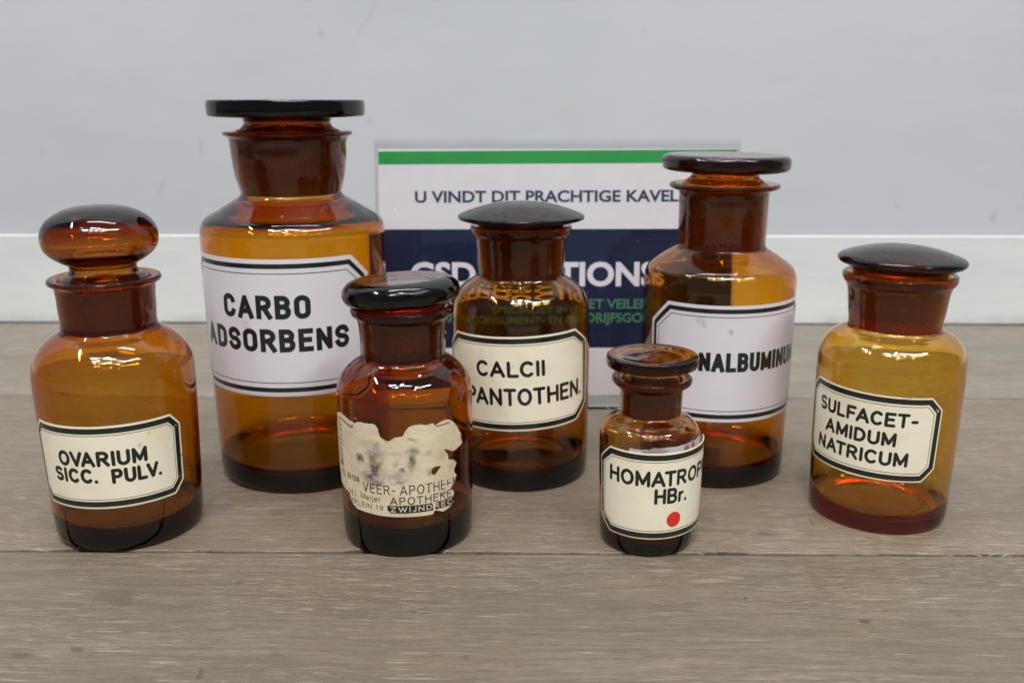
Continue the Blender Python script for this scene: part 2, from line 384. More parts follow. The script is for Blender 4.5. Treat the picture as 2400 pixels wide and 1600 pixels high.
# ------------------------------------------------------------------ materials
def label_mat(name, base, tint, amount, spots=()):
    m = mat(name); k = N(m); uv = k.coord('UV')
    n1 = k.noise(uv, 3.2, 5, .6, .5); col = k.mix(k.ramp(n1, .45, .75, 0, amount), base, tint)
    n2 = k.noise(uv, 26, 4, .6); col = k.mix(k.ramp(n2, .66, .78, 0, amount * .6), col, rgb(tint[0] * .75, tint[1] * .68, tint[2] * .55))
    w = k.warp(uv, 18, .035)
    for (x, y, r, cc, st) in spots:
        col = k.mix(k.math('MULTIPLY', k.blob(w, x * .01, y * .01, r * .01, r * .01, .5), st), col, cc)
    k.bsdf(col, .34, .5, k.bump(k.noise(uv, 9, 3), .05, .002), coat=.25); return m
cream = label_mat('cream_label', rgb(.84, .79, .63), rgb(.66, .57, .39), .6,
                  [(28, 66, 1.2, rgb(.5, .36, .2), .5), (34, 72, .9, rgb(.5, .38, .22), .5), (-5, 90, .5, rgb(.35, .2, .1), .8), (54, 52, .8, rgb(.3, .17, .1), .8), (-8, 88.6, 1.6, rgb(.45, .2, .12), .45)])
white = label_mat('white_label', rgb(.68, .655, .71), rgb(.61, .585, .63), .5,
                  [(-22, 119, 3.0, rgb(.5, .46, .48), .5), (-2, 112, 1.8, rgb(.34, .32, .33), .6), (-19.5, 116, 1.7, rgb(.45, .42, .44), .5)])
def ink_mat():
    m = mat('black_ink'); k = N(m); uv = k.coord('UV'); n1 = k.noise(uv, 30, 4)
    k.bsdf(k.mix(k.ramp(n1, .5, .8, 0, .6), rgb(.010, .014, .013), rgb(.03, .035, .032)), .3, .5, coat=.2); return m
ink = ink_mat()
def plain(name, col, rough=.5, spec=.5, var=.15, sc=30, coat=0):
    m = mat(name); k = N(m); n1 = k.noise(k.coord(), sc, 4)
    k.bsdf(k.mix(k.ramp(n1, .3, .7), rgb(*(q * (1 - var) for q in col)), rgb(*col)), rough, spec, coat=coat); return m
red = plain('red_sticker', (.72, .035, .02), .45, .4, .12, 200)

def torn_mat():
    m = mat('torn_paper'); k = N(m); uv = k.coord('UV'); w = k.warp(k.warp(uv, 9, .075), 40, .035)
    n1 = k.noise(uv, 5, 6, .65); col = k.mix(k.ramp(n1, .35, .7), rgb(.70, .60, .44), rgb(.58, .48, .34))
    n2 = k.noise(uv, 34, 5, .7); col = k.mix(k.ramp(n2, .5, .8, 0, .45), col, rgb(.36, .29, .22))
    mott = k.ramp(k.noise(w, 24, 5, .7), .32, .66, .25, 1.1)
    for (x, y, rx, ry, cc, st) in [(-24.4, 60, 2.6, 2.4, (.07, .055, .06), .95), (-14, 64, 5, 6, (.20, .17, .15), .55), (-14, 56.5, 5, 7.5, (.12, .11, .085), .85), (-19, 50.5, 4.2, 2.6, (.12, .085, .11), .8),
                                  (-14.5, 47, 5, 2.2, (.15, .12, .14), .6), (8.6, 66, 3, 2.4, (.16, .11, .08), .8), (8, 60, 2.4, 3.8, (.10, .075, .06), .85), (8, 73, 2.6, 1, (.16, .12, .10), .7),
                                  (-2.4, 59, 1.8, 1.6, (.15, .13, .12), .7), (1.8, 55.4, 1.8, 1.2, (.12, .09, .10), .8), (0, 47.5, 2.2, 1.4, (.10, .08, .10), .8), (-1, 51, 6, 4, (.25, .21, .22), .5),
                                  (-17, 70, 6, 2.2, (.22, .18, .18), .5), (15.5, 64, 3, 1.6, (.25, .2, .18), .5), (-5.2, 74.4, 3, 1.4, (.40, .30, .16), .7), (18.5, 52.5, 2.2, 2.6, (.22, .20, .17), .9), (25, 38.2, 3.2, 1.4, (.12, .1, .09), .6),
                                  (34, 54, 3, 4, (.5, .3, .2), .6), (26, 61.5, 2.5, 3.5, (.45, .36, .22), .5), (-6, 66, 12, 1.6, (.3, .27, .3), .35)]:
        b = k.blob(w, x * .01, y * .01, rx * .01, ry * .01, .75)
        col = k.mix(k.math('MULTIPLY', k.math('MULTIPLY', b, mott, clamp=True), st * 1.25, clamp=True), col, rgb(*cc))
    h = k.noise(w, 14, 6, .7); k.bsdf(col, .8, .25, k.bump(h, .22, .002)); return m
torn = torn_mat()

# ------------------------------------------------------------------ the bottles
def body_mesh(name, outer, mouth, w, floor, seed, wob=.004, sh=.5):
    """outer: profile base->lip; mouth: profile lip->inner neck bottom; the inner wall follows at distance w"""
    o = spline(outer); mo = spline(mouth)
    zi = mo[-1][1]; inner = []; rmax = max(q[0] for q in o); z_sh = max(q[1] for q in o if q[0] > rmax - .4)
    pts = []
    for i, (r, z) in enumerate(o):                              # normal offset of the outer profile
        a = o[max(0, i - 1)]; b = o[min(len(o) - 1, i + 1)]
        dx, dz = b[0] - a[0], b[1] - a[1]; L = math.hypot(dx, dz) + 1e-9
        t = max(0., min(1., (z - z_sh) / max(1, mo[-1][1] - z_sh))); ww = w * (1 + sh * t * t * (3 - 2 * t))
        pts.append((r - dz / L * ww, z + dx / L * ww))
    for (r, z) in pts:
        if r > 2 and z > floor + 11 and z < zi - 1.0 and r > mo[-1][0] * .98 + .3: inner.append((r, z))
    inner.sort(key=lambda q: q[1])
    mono = []
    for q in inner:
        if not mono or q[1] > mono[-1][1] + .35: mono.append(q)
    rb = mono[0][0]
    low = spline([(0, floor + 1.8), (rb * .4, floor + 1.2), (rb * .72, floor + .2), (rb * .87, floor + 1.4), (rb * .955, floor + 4.6), (rb - .25, floor + 8.2), mono[0]], 4)
    down = mo + list(reversed(mono)) + list(reversed(low))[1:]
    prof = o + down[1:] if math.hypot(o[-1][0] - down[0][0], o[-1][1] - down[0][1]) < .01 else o + down
    zn = mo[-1][1]; ztop = mouth[0][1]
    return lathe(name, prof, 144, wob, seed, lambda r, z: z > zn - .5 and z < ztop - 1.2 and r < mouth[1][0] + .2 and r < mo[-1][0] + 4 and (r, z) and inner_neck(r, z, mo)), o
def inner_neck(r, z, mo):
    for a, b in zip(mo, mo[1:]):
        lo, hi = min(a[1], b[1]), max(a[1], b[1])
        if lo <= z <= hi and hi > lo:
            rr = a[0] + (b[0] - a[0]) * (z - a[1]) / (b[1] - a[1])
            return abs(rr - r) < .25
    return False

def make_bottle(name, label, loc, T6, outer, mouth, stop, plug_z, w=3.0, floor=6.0, seed=1, tilt=(0, 0), ground_r=.32, wob=.004, sT=(.56, .22, .035), sh=.5):
    root = bpy.data.objects.new(name, None); S.collection.objects.link(root); root.location = (loc[0], loc[1], .0003)
    root['label'] = label; root['category'] = 'bottle'; root['group'] = 'amber pharmacy bottles in a row on the floor'
    gm = glass(name + '_glass', T6); gg = glass(name + '_ground_glass', T6, ground_r, True)
    sgm = glass(name + '_stopper_glass', sT); sgg = glass(name + '_stopper_ground_glass', sT, ground_r, True, .15 * min(1, sT[0] ** 1.2 * 1.9))
    me, o = body_mesh('glass_body', outer, mouth, w, floor, seed, wob, sh)
    link('glass_body', me, [gm, gg], root)
    sm = lathe('stopper', spline(stop), 144, wob * .6, seed + 3, lambda r, z: plug_z[0] < z < plug_z[1] and r > plug_z[2])
    so = link('stopper', sm, [sgm, sgg], root)
    so.rotation_euler = (R_(tilt[0]), R_(tilt[1]), 0)
    if tilt != (0, 0):                                   # pivot about the mouth
        c0 = Vector((0, 0, mouth[0][1] * .001)); so.location = c0 - so.rotation_euler.to_matrix() @ c0
    return root, o
def std_label(root, wrap, m, box, ch, marg, bw, gap, thin, texts, off=.12, th=.28, label=None, round_=True):
    s0, s1, z0, z1 = box; lab = link('label', slab('label', octagon(s0, s1, z0, z1, *ch), wrap, off, th), m, root, label)
    top = off + th
    V, F = band(octagon(*box, *ch, marg), octagon(*box, *ch, marg + bw)); link('border', flat('border', V, F, wrap, top + .03), ink, lab)
    i0 = marg + bw + gap
    V, F = band(octagon(*box, *ch, i0), octagon(*box, *ch, i0 + thin)); link('fine_border', flat('fine_border', V, F, wrap, top + .03), ink, lab)
    for (t, a, b, c_, d, sw) in texts:
        lines = strokes(t, a, b, c_, d, sw) if round_ else strokes(t, a, b, c_, d, sw, .11, G2); V, F = cdt(polys_of(lines, sw, round_))
        link('lettering', flat('lettering', V, F, wrap, top + .05), ink, lab)
    return lab
def cavity(plug, wall, top):
    """inside of a hollow stopper: from the rim of the plug up to a rounded top on the axis"""
    (r0, z0), (r1, z1) = plug
    return [(r0 - 1.2, z0 + .2), (r0 - wall, z0 + 1.2), (r1 - wall, z1), (r1 - wall - 1.5, top - 2.2), (r1 * .55, top - .4), (0, top)]

# --- ovarium: mushroom knob, leftmost
ov_out = [(0, 1.6), (34, .8), (38.5, 0), (41.5, .8), (43.1, 3.6), (43.9, 14), (44.7, 40), (45.7, 75), (46.1, 98), (45.7, 106), (43.4, 112.5), (39.5, 118.3), (35, 122.4), (30.6, 125.3), (27.9, 127.6), (27.0, 130.5), (27.4, 140), (27.8, 150), (28.6, 153.6), (30.8, 155.2), (31.7, 156.3), (31.6, 157.8), (30.6, 158.5), (28, 158.3), (26.2, 157.6)]
ov_mouth = [(26.2, 157.6), (25.6, 156), (25.2, 150), (23.6, 130.5), (23.0, 127.5), (23.2, 125.6)]
ov_stop = [(0, 200.3), (10, 199.6), (19, 197.6), (27.4, 192.8), (31.3, 187.4), (32.4, 181.5), (31.2, 175.4), (27.2, 170.8), (22, 167.4), (19.2, 165.8), (18.6, 163.8), (19.4, 161.6), (22.4, 159.0), (24.6, 157.4), (25.0, 155.6), (24.7, 150), (23.2, 134.2), (22.6, 132.6), (21.2, 132.8), (20.8, 136), (21.9, 150), (21.0, 157), (16.0, 162), (15.6, 168), (20, 171), (26.8, 174.8), (28.8, 180), (26.2, 186.2), (16.5, 191), (0, 192.4)]
b1, o1 = make_bottle('apothecary_bottle', 'amber bottle with a rounded mushroom knob stopper, labelled OVARIUM SICC. PULV.', (-.2416, .5397), (.68, .235, .006), ov_out, ov_mouth, ov_stop, (133.5, 156, 22.6), 2.5, 9, 1, wob=.006, sT=(.54, .20, .016), sh=.3)
w1 = Wrap(o1, 46.1, 0, 6, 55)
std_label(b1, w1, cream, (-43, 55, 29.3, 80.2), (7, 7.4), 1.25, 3.3, .95, .36,
          [('OVARIUM', -20.6, 31.8, 55.6, 65.2, 2.15), ('SICC.', -25.4, 3.4, 45.4, 54.6, 2.15), ('PULV.', 11, 39.6, 44.6, 54, 2.15)])

# --- carbo: the large one with the wide flat disc
ca_out = [(0, 2.2), (46, 1.0), (54, 0), (57.5, .8), (59.6, 4.0), (60.6, 16), (61.4, 60), (62.3, 120), (62.5, 165), (62.4, 172.5), (61.2, 177.6), (58.2, 181.8), (50, 186.6), (40, 192.6), (35.3, 195.6), (33.9, 197.6), (34.6, 201), (36.6, 209), (38.2, 222), (38.8, 231), (39.4, 234), (41.2, 235.6), (42.7, 236.6), (42.9, 237.8), (42.2, 238.7), (40, 238.7), (37.3, 238.2)]
ca_mouth = [(37.3, 238.2), (36.4, 236.6), (35.9, 231), (33.2, 205), (32.6, 200), (32.3, 197.6)]
ca_stop = [(0, 259.0), (30, 259.1), (49.6, 259.2), (51.2, 258.8), (51.9, 257.6), (51.9, 250.2), (51.3, 248.9), (49.8, 248.3), (36, 247.6), (30, 246.8), (28.8, 245.2), (29.2, 243), (31.5, 240.8), (34.4, 239.6), (35.6, 238), (35.6, 235.6), (35.3, 230), (33.0, 207), (31.9, 205.2), (30.6, 205.4), (30.0, 208), (31.6, 230), (31.6, 236), (26.6, 242), (25.6, 246), (20, 249), (0, 250)]
b2, o2 = make_bottle('apothecary_bottle', 'tallest amber bottle with a wide flat disc stopper, labelled CARBO ADSORBENS', (-.1514, .6401), (.68, .225, .0035), ca_out, ca_mouth, ca_stop, (206, 236, 32.4), 2.5, 10, 2, wob=.004, sT=(.42, .13, .012), sh=1.25)
w2 = Wrap(o2, 62.5, .0, -8, 116)
std_label(b2, w2, white, (-82, 66, 70.6, 161.6), (14.5, 13.4), 2.9, 3.1, 3.0, .55,
          [('CARBO', -38.6, 22.2, 122.8, 138.4, 3.5), ('ADSORBENS', -62.6, 47.6, 100.8, 116.3, 3.5)], round_=False)

# --- the small reddish one with the torn label
zw_out = [(0, 1.4), (32, .7), (36.4, 0), (38.4, .8), (39.3, 3.4), (39.9, 16), (40.5, 50), (40.6, 84), (40.4, 91), (39.6, 96.6), (37.4, 101.6), (33.8, 106), (29.6, 109.4), (26.6, 111.6), (25.4, 113.6), (25.0, 116), (25.4, 124), (26.3, 133.5), (27.2, 136.4), (29.2, 137.6), (30.3, 139.4), (30.4, 141.6), (29.6, 143), (27.8, 143.2), (25.6, 142.6)]
zw_mouth = [(25.6, 142.6), (24.6, 141), (24.0, 135), (21.9, 117), (21.5, 113.8), (21.4, 112)]
zw_stop = [(0, 158.3), (12, 158.4), (22, 158.8), (27, 158.8), (30.8, 157.4), (33.6, 154.6), (34.6, 151.2), (33.8, 147.8), (31.2, 145.4), (27.5, 144.6), (25.2, 144.4), (24.3, 143.4), (24.0, 141), (23.5, 134), (21.6, 119), (20.8, 117.6), (19.4, 117.8), (18.9, 121), (20.6, 136), (20.4, 142), (16, 146), (0, 148)]
b3, o3 = make_bottle('apothecary_bottle', 'small dark reddish bottle with a torn, stained paper label reading VEER-APOTHEEK', (-.0646, .5307), (.54, .14, .004), zw_out, zw_mouth, zw_stop, (118.5, 142, 20.6), 2.5, 11, 3, (-1.6, -3.0), wob=.006, sT=(.6, .2, .03), sh=.9)
def torn_lift(X, Z):
    l = .0
    if X > 26: l += .16 * (math.sin(Z * .9) * .5 + .5) * min(1, (X - 26) / 6)
    return l + .10 * noise.noise(Vector((X * .25, Z * .25, 0)))
w3 = Wrap(o3, 40.6, 0, 0, 0, torn_lift)
tp = [(-50.5, 80.5), (-48.1, 81.8), (-42.7, 83.1), (-38.2, 82.8), (-28.8, 80.9), (-27.2, 80.5), (-25.0, 81.9), (-22.0, 82.5), (-19.3, 82.2), (-15.3, 82.4), (-13.3, 82.5), (-12.2, 81.7), (-11.4, 80.0), (-10.9, 77.8), (-9.9, 75.0), (-7.8, 73.9), (-5.8, 72.9), (-4.3, 73.6), (-1.4, 75.4), (2.9, 75.9), (3.6, 77.4), (4.2, 78.5), (6.0, 81.0), (7.7, 81.7), (9.9, 82.4), (12.9, 82.3), (14.7, 81.8), (16.4, 81.3), (18.3, 82.0), (20.6, 82.1), (22.0, 80.4), (24.0, 81.4), (26.0, 81.9), (28.7, 82.3), (30.9, 82.0), (33.8, 80.5), (35.6, 78.4), (37.5, 76.2), (40.3, 71.7), (41.4, 68.5), (42.1, 66.3), (41.6, 64.1), (38.8, 63.2), (36.4, 62.2), (33.3, 62.2), (31.0, 63.2), (29.1, 64.5), (26.7, 65.1), (28.2, 63.4), (29.6, 61.6), (30.4, 60.0), (30.0, 58.0), (33.0, 56.9), (35.0, 56.2), (35.7, 55.1), (37.1, 53.6), (35.6, 52.2), (34.5, 50.7), (35.2, 48.0), (37.2, 46.2), (35.8, 44.5), (34.6, 42.2), (33.9, 40.6), (31.6, 39.5), (34.0, 37.0), (34.3, 35.3), (32.8, 32.7), (33.9, 30.0), (31.4, 28.0), (29.1, 26.8), (25.8, 26.5), (22.8, 27.6), (20.8, 28.3), (19.5, 26.2), (16.0, 26.1), (11.5, 26.2), (7.1, 26.3), (-1.7, 26.4), (-8.5, 26.6), (-13.2, 26.7), (-21.0, 27.1), (-29.0, 27.3), (-32.5, 29.1), (-35.1, 32.1), (-35.3, 35.0), (-39.0, 36.1), (-43.8, 36.8), (-49, 38.6), (-51, 50), (-51.2, 70)]
rnd = random.Random(4)
tj = []
for i, q in enumerate(subdiv_poly(tp, .55)):
    smooth_ = q[1] < 27.6 and q[0] < 19 or q[0] < -45
    a = .0 if smooth_ else .26
    tj.append((q[0] + rnd.uniform(-a, a), q[1] + rnd.uniform(-a, a)))
hole = [(18.9, 53.8), (20.4, 55.3), (22.4, 55.6), (25.4, 55.1), (24.6, 54.2), (23.2, 52.6), (20.8, 50.2), (19.2, 51.6)]
lb3 = link('torn_label', slab('torn_label', tj, w3, .12, .14, [hole], 1.3), torn, b3, 'cream paper label with torn edges, grey stains and a small hole')
ticks = [[(-46.8, 79.4), (-46.9, 54.5)], [(-46.8, 79.6), (-43, 79.9), (-38, 79.4), (-29.3, 77.6), (-29.3, 79.4)]] + [[(-46.8, z), (-41.3, z - .6)] for z in (76, 73, 70, 67, 64, 61, 58, 55.6)]
T3 = [('VEER-', -22.8, -2.3, 40.2, 46.1, .62, 0), ('APOTHEEK', .4, 37, 40.2, 46.1, .62, 0), ('APOTHEKE', -5.6, 32.4, 34.0, 38.9, .62, 0), ('TEL.', -45.6, -37.6, 44.6, 48.4, .5, 0), ('26550', -36.4, -25.6, 44.7, 48.3, .6, 0),
      ('.H.I.', -37, -27.5, 34.8, 39, .38, 0), ('Meijer', -24.8, -11.2, 35.0, 39.0, .38, 0), ('RPLEIN', -34.2, -17.2, 29.9, 33.1, .38, 0), ('19', -14.4, -9.8, 29.9, 33.1, .38, 0)]
def clip_to(V, F, poly, hol=()):
    return [f for f in F if inside((sum(V[i][0] for i in f) / len(f), sum(V[i][1] for i in f) / len(f)), poly) and not any(inside(V[f[0]], h) for h in hol)]
for (t, a, b, c_, d, sw, _) in T3:
    V, F = cdt(polys_of(strokes(t, a, b, c_, d, sw, .22), sw, False, .8)); F = clip_to(V, F, tj)
    link('lettering', flat('lettering', V, F, w3, .31), ink, lb3)
V, F = cdt(polys_of(ticks, .75, False, 1.2)); link('printed_scale', flat('printed_scale', V, F, w3, .31), ink, lb3)
V, F = cdt(polys_of([[(22.6, 79.9), (31.6, 80.3)], [(41.2, 70.6), (41.4, 66)]], .5, False, 1.2)); link('printed_line', flat('printed_line', V, F, w3, .31), ink, lb3)
V, F = cdt([[(-46, 54.0), (-41.6, 54.0), (-41.6, 50.4), (-46, 50.4)]]); link('printed_mark', flat('printed_mark', V, F, w3, .31), ink, lb3)
bx = subdiv_poly([(-7.2, 28.8), (33.5, 28.8), (33.5, 33.5), (-7.2, 33.5)], 1.0)
V, F = cdt([bx], grid_pts(-7, 33, 29, 33, 1.0)); F = clip_to(V, F, tj); F = [f for f in F if not (19.2 < V[f[0]][0] < 21.6)]
link('printed_panel', flat('printed_panel', V, F, w3, .31), ink, lb3)
V, F = cdt(polys_of(strokes('ZWIJNDREC', -5.4, 32.6, 29.5, 32.8, .62, .2), .62, False, .8)); F = [f for f in clip_to(V, F, tj) if not (19.4 < V[f[0]][0] < 21.4)]
link('lettering', flat('lettering', V, F, w3, .33), plain('panel_lettering', (.60, .52, .38), .7), lb3)

# --- calcii: low domed lid
cl_out = [(0, 1.8), (38, .9), (43.6, 0), (46.4, .8), (47.6, 3.8), (48.2, 14), (48.4, 60), (48.4, 104), (48.0, 117), (47.2, 123), (45.2, 128.6), (41.8, 133.6), (37.0, 137.4), (32.6, 140.2), (30.2, 142), (29.4, 144.4), (29.9, 150), (31.0, 162), (31.9, 169.6), (33.2, 170.8), (34.3, 172), (34.9, 173.8), (34.9, 175.4), (34.2, 176.4), (32.6, 176.6), (30.4, 176.2)]
cl_mouth = [(30.4, 176.2), (29.2, 174.6), (28.6, 169), (26.2, 148), (25.8, 143.6), (25.8, 141.6)]
cl_stop = [(0, 192.6), (12, 192.0), (24, 190.0), (34, 187.0), (40.5, 184.6), (42.8, 183.4), (43.3, 182.4), (42.8, 181.2), (40.6, 180.4), (35, 178.9), (31, 178.0), (29.4, 177.0), (28.7, 175.6), (28.3, 170), (25.9, 150), (25.0, 148.4), (23.7, 148.7), (23.3, 152), (25.4, 170), (24.6, 175), (18, 179), (0, 180.5)]
b4, o4 = make_bottle('apothecary_bottle', 'amber bottle with a low domed black stopper, labelled CALCII PANTOTHEN.', (.0062, .6317), (.66, .27, .02), cl_out, cl_mouth, cl_stop, (149.5, 175, 24.8), 2.5, 9.5, 4, wob=.005, sh=.25)
w4 = Wrap(o4, 48.6, 2.4, -5, 77)
std_label(b4, w4, cream, (-66, 56, 44.6, 109.6), (14, 10.4), 1.3, 3.5, 1.1, .36,
          [('CALCII', -31.6, 16.2, 82.0, 93.2, 2.3), ('PANTOTHEN.', -41, 47.6, 62.4, 74.6, 2.3)])

# --- tannalbuminum: flat disc, thick flange
al_out = [(0, 1.8), (40, .9), (47, 0), (50, .9), (51.4, 4), (51.9, 20), (52.2, 80), (52.5, 130), (52.4, 138), (51.6, 142.8), (49.6, 147), (45.6, 150.4), (39.6, 154.6), (33.6, 158.2), (31.0, 160), (30.1, 162.4), (30.1, 175), (30.3, 190), (30.8, 197.6), (32.4, 199.4), (35.6, 200.4), (37.2, 201.4), (37.5, 202.6), (36.8, 203.7), (34.6, 203.9), (30.2, 203.2)]
al_mouth = [(30.2, 203.2), (29.0, 201.8), (28.4, 196), (26.6, 168), (26.4, 160.4), (26.5, 158.6)]
al_stop = [(0, 222.6), (22, 222.9), (38, 223.2), (41.4, 222.4), (43, 220.2), (43.1, 217.4), (42.7, 214.4), (41, 212.9), (36, 212.2), (24.5, 211.6), (22.6, 210.2), (23.4, 208.2), (26.4, 205.8), (28.2, 204.2), (28.6, 202.6), (28.3, 196), (26.5, 172), (25.6, 170.2), (24.3, 170.4), (23.8, 174), (25.4, 198), (24.4, 203), (19.8, 208), (19, 211), (12, 213.6), (0, 214)]
b5, o5 = make_bottle('apothecary_bottle', 'tall orange bottle with a flat disc stopper, labelled ...NALBUMINUM, behind the smallest bottle', (.146, .6411), (.73, .27, .008), al_out, al_mouth, al_stop, (171.5, 202, 25.2), 2.5, 9, 5, (0, .6), wob=.005, sT=(.74, .34, .06), sh=.3)
w5 = Wrap(o5, 52.5, .6, 5.5, 89)
std_label(b5, w5, white, (-62, 73, 49, 129.2), (16, 15), 2.3, 3.0, 2.2, .5,
          [('TAN', -49, -27.5, 84.2, 97.4, 3.0), ('NALBUMINUM', -22.2, 60, 84.2, 97.4, 3.0)], round_=False)

# --- homatropin: smallest, thick straight disc
ho_out = [(0, 1.2), (21, .6), (24.6, 0), (26.6, .8), (27.7, 3.2), (28.6, 12), (29.4, 40), (29.7, 60), (29.5, 68), (28.8, 71.6), (27.0, 74.8), (23.6, 77.6), (20.2, 79.4), (18.5, 80.8), (18.0, 82.6), (18.2, 88), (18.6, 95.2), (19.4, 97.0), (21.6, 98.4), (23.1, 99.8), (23.5, 101.2), (23.1, 102.5), (21.6, 102.9), (19.0, 102.4)]
ho_mouth = [(19.0, 102.4), (17.6, 100.6), (16.6, 97.6), (15.4, 85), (15.2, 81.6), (15.3, 80)]
ho_stop = [(0, 115.2), (10, 115.3), (17, 115.7), (24, 116.2), (26.2, 115.7), (26.8, 114.6), (26.8, 110.6), (26.2, 109.6), (24.4, 109.2), (18, 108.6), (15.6, 107.4), (15.0, 105.2), (15.8, 102.8), (16.6, 100.4), (16.3, 97.4), (15.1, 86.5), (14.4, 85), (13.3, 85.2), (12.9, 88), (14.0, 99), (12.8, 104), (11, 107.4), (0, 109)]
b6, o6 = make_bottle('apothecary_bottle', 'smallest amber bottle, labelled HOMATROPIN HBr. with a red dot on its label', (.0821, .5192), (.62, .24, .02), ho_out, ho_mouth, ho_stop, (86.3, 101.2, 14.4), 2.0, 5.5, 6, (-.8, -.6), wob=.006, sT=(.72, .38, .10), sh=.3)
def curl(X, Z): return 0 if X < 16 else 2.2 * min(1, ((X - 16) / 30)) ** 1.6
w6 = Wrap(o6, 30.0, .3, 10, 38, curl)
w6b = Wrap(o6, 30.0, 1.6, 10, 38)
oldm = label_mat('old_label', rgb(.46, .42, .45), rgb(.36, .26, .24), .8, [(20, 66, 2.5, rgb(.2, .06, .03), .9), (26, 67, 2, rgb(.2, .06, .03), .9)])
rn = random.Random(9); topl = [(46 - i * 1.1, 69.2 + rn.uniform(-.3, .3) - (.9 if i > 44 else 0)) for i in range(56)]
link('old_label', slab('old_label', [(-15.6, 60), (48, 60), (48, 69)] + topl[1:] + [(-15.8, 67.4)], w6b, .03, .08), oldm, b6, 'remains of an older greyish label peeking out above the cream one')
lb6 = std_label(b6, w6, cream, (-39.5, 59, 12.4, 65.7), (10, 8.6), .85, 3.3, 1.0, .32,
          [('HOMATROPIN', -29.2, 48, 45.4, 55.2, 1.95), ('HBr.', -.6, 20.8, 34.6, 44.4, 1.95)], th=.35)
V, F = cdt([[(12.1 + 4.7 * math.cos(a * math.pi / 18), 24.3 + 4.8 * math.sin(a * math.pi / 18)) for a in range(36)]], grid_pts(8, 16, 20, 28.5, 1))
link('red_dot', flat('red_dot', V, F, w6, .53), red, lb6)

# --- sulfacetamidum: yellow amber, rightmost
su_out = [(0, 1.6), (34, .8), (38.2, 0), (40.6, .6), (41.8, 2.8), (42.6, 12), (43.3, 40), (43.9, 75), (44.1, 96), (43.8, 103), (42.6, 108.6), (40.2, 113.6), (36.4, 117.6), (31.8, 120.2), (28.8, 121.8), (27.5, 123.8), (27.6, 127), (28.8, 136), (30.0, 146), (31.0, 149.2), (32.6, 151), (33.4, 153), (33.5, 155), (32.6, 156.4), (30.8, 156.7), (29.2, 156.2)]
su_mouth = [(29.2, 156.2), (28.0, 154.6), (27.3, 149), (24.3, 129), (23.7, 123.6), (23.8, 121.8)]
su_stop = [(0, 173.6), (10, 173.2), (22, 171.2), (31, 168.6), (36, 166.6), (37.5, 164.8), (36.9, 162.8), (34.6, 161.4), (30.6, 160.4), (28.4, 159.4), (27.7, 157.8), (27.5, 155.6), (27.0, 149), (24.1, 131), (23.2, 129.4), (21.9, 129.7), (21.5, 133), (24.2, 150), (24, 156), (18, 160.6), (0, 162)]
b7, o7 = make_bottle('apothecary_bottle', 'yellowish amber bottle with a dark domed stopper, labelled SULFACETAMIDUM NATRICUM, rightmost', (.2391, .5616), (.84, .42, .022), su_out, su_mouth, su_stop, (130.5, 155, 23.0), 2.2, 6, 7, (0, 1.0), wob=.006, sh=.15)
w7 = Wrap(o7, 44.1, -1.0, -30, 63)
std_label(b7, w7, cream, (-76, 16.6, 36.4, 90.0), (8, 8), .95, 3.3, 1.2, .36,
          [('SULFACET-', -62.6, 1.6, 71.0, 80.2, 1.95), ('AMIDUM', -55.6, -9.8, 58.6, 67.6, 1.95), ('NATRICUM', -61.6, -1.6, 46.2, 55.4, 1.95)])

# ------------------------------------------------------------------ acrylic sign holder and its printed sheet
SL = R_(6.27)                               # it leans back
acr = mat('clear_acrylic'); k = N(acr); g = k.n('ShaderNodeBsdfGlass'); g.inputs['IOR'].default_value = 1.49; g.inputs['Color'].default_value = (.985, .99, .985, 1); k.l(g.outputs[0], k.out.inputs[0])
sht = mat('clear_acrylic_sheet'); k = N(sht); fr = k.n('ShaderNodeFresnel'); geo = k.n('ShaderNodeNewGeometry'); k.l(k.ramp(geo.outputs['Backfacing'], 0, 1, 1.49, 1 / 1.49), fr.inputs[0])
tr = k.n('ShaderNodeBsdfTransparent'); tr.inputs[0].default_value = (.975, .98, .975, 1); gl = k.n('ShaderNodeBsdfGlossy'); gl.inputs['Roughness'].default_value = .02
mx = k.n('ShaderNodeMixShader'); k.l(fr.outputs[0], mx.inputs[0]); k.l(tr.outputs[0], mx.inputs[1]); k.l(gl.outputs[0], mx.inputs[2]); k.l(mx.outputs[0], k.out.inputs[0])
def P3(x, v, dpt):                          # panel coordinates in mm: x across, v up the lean, dpt behind the front
    return (x * .001, .757 + (v * math.sin(SL) + dpt * math.cos(SL)) * .001, (v * math.cos(SL) - dpt * math.sin(SL)) * .001)
def rbox(name, x0, x1, v0, v1, d0, d1, bev=.4):
    bm = bmesh.new(); vs = [bm.verts.new(P3(x, v, d)) for x in (x0, x1) for v in (v0, v1) for d in (d0, d1)]
    for f in ((0, 1, 3, 2), (4, 6, 7, 5), (0, 4, 5, 1), (2, 3, 7, 6), (0, 2, 6, 4), (1, 5, 7, 3)): bm.faces.new([vs[i] for i in f])
    bmesh.ops.recalc_face_normals(bm, faces=bm.faces); bmesh.ops.bevel(bm, geom=bm.edges[:], offset=bev * .001, segments=2, affect='EDGES', profile=.7)
    me = bpy.data.meshes.new(name); bm.to_mesh(me); bm.free(); return me
hold = bpy.data.objects.new('sign_holder', None); S.collection.objects.link(hold)
hold['label'] = 'clear acrylic sign holder leaning back behind the bottles, holding the printed sheet'; hold['category'] = 'sign holder'
link('front_sheet', rbox('front_sheet', -114.5, 190, 4, 229, 0, 1.9), sht, hold)
link('back_sheet', rbox('back_sheet', -114.5, 190, 4, 226, 3.0, 4.9), sht, hold)
bm = bmesh.new()                            # foot: rounded front fold and a plate running back
pr = [(756, 3.3), (754.8, 1.8), (756, .35), (758, .2), (825, .2), (825, 2.1), (762, 2.1), (760, 3.2)]
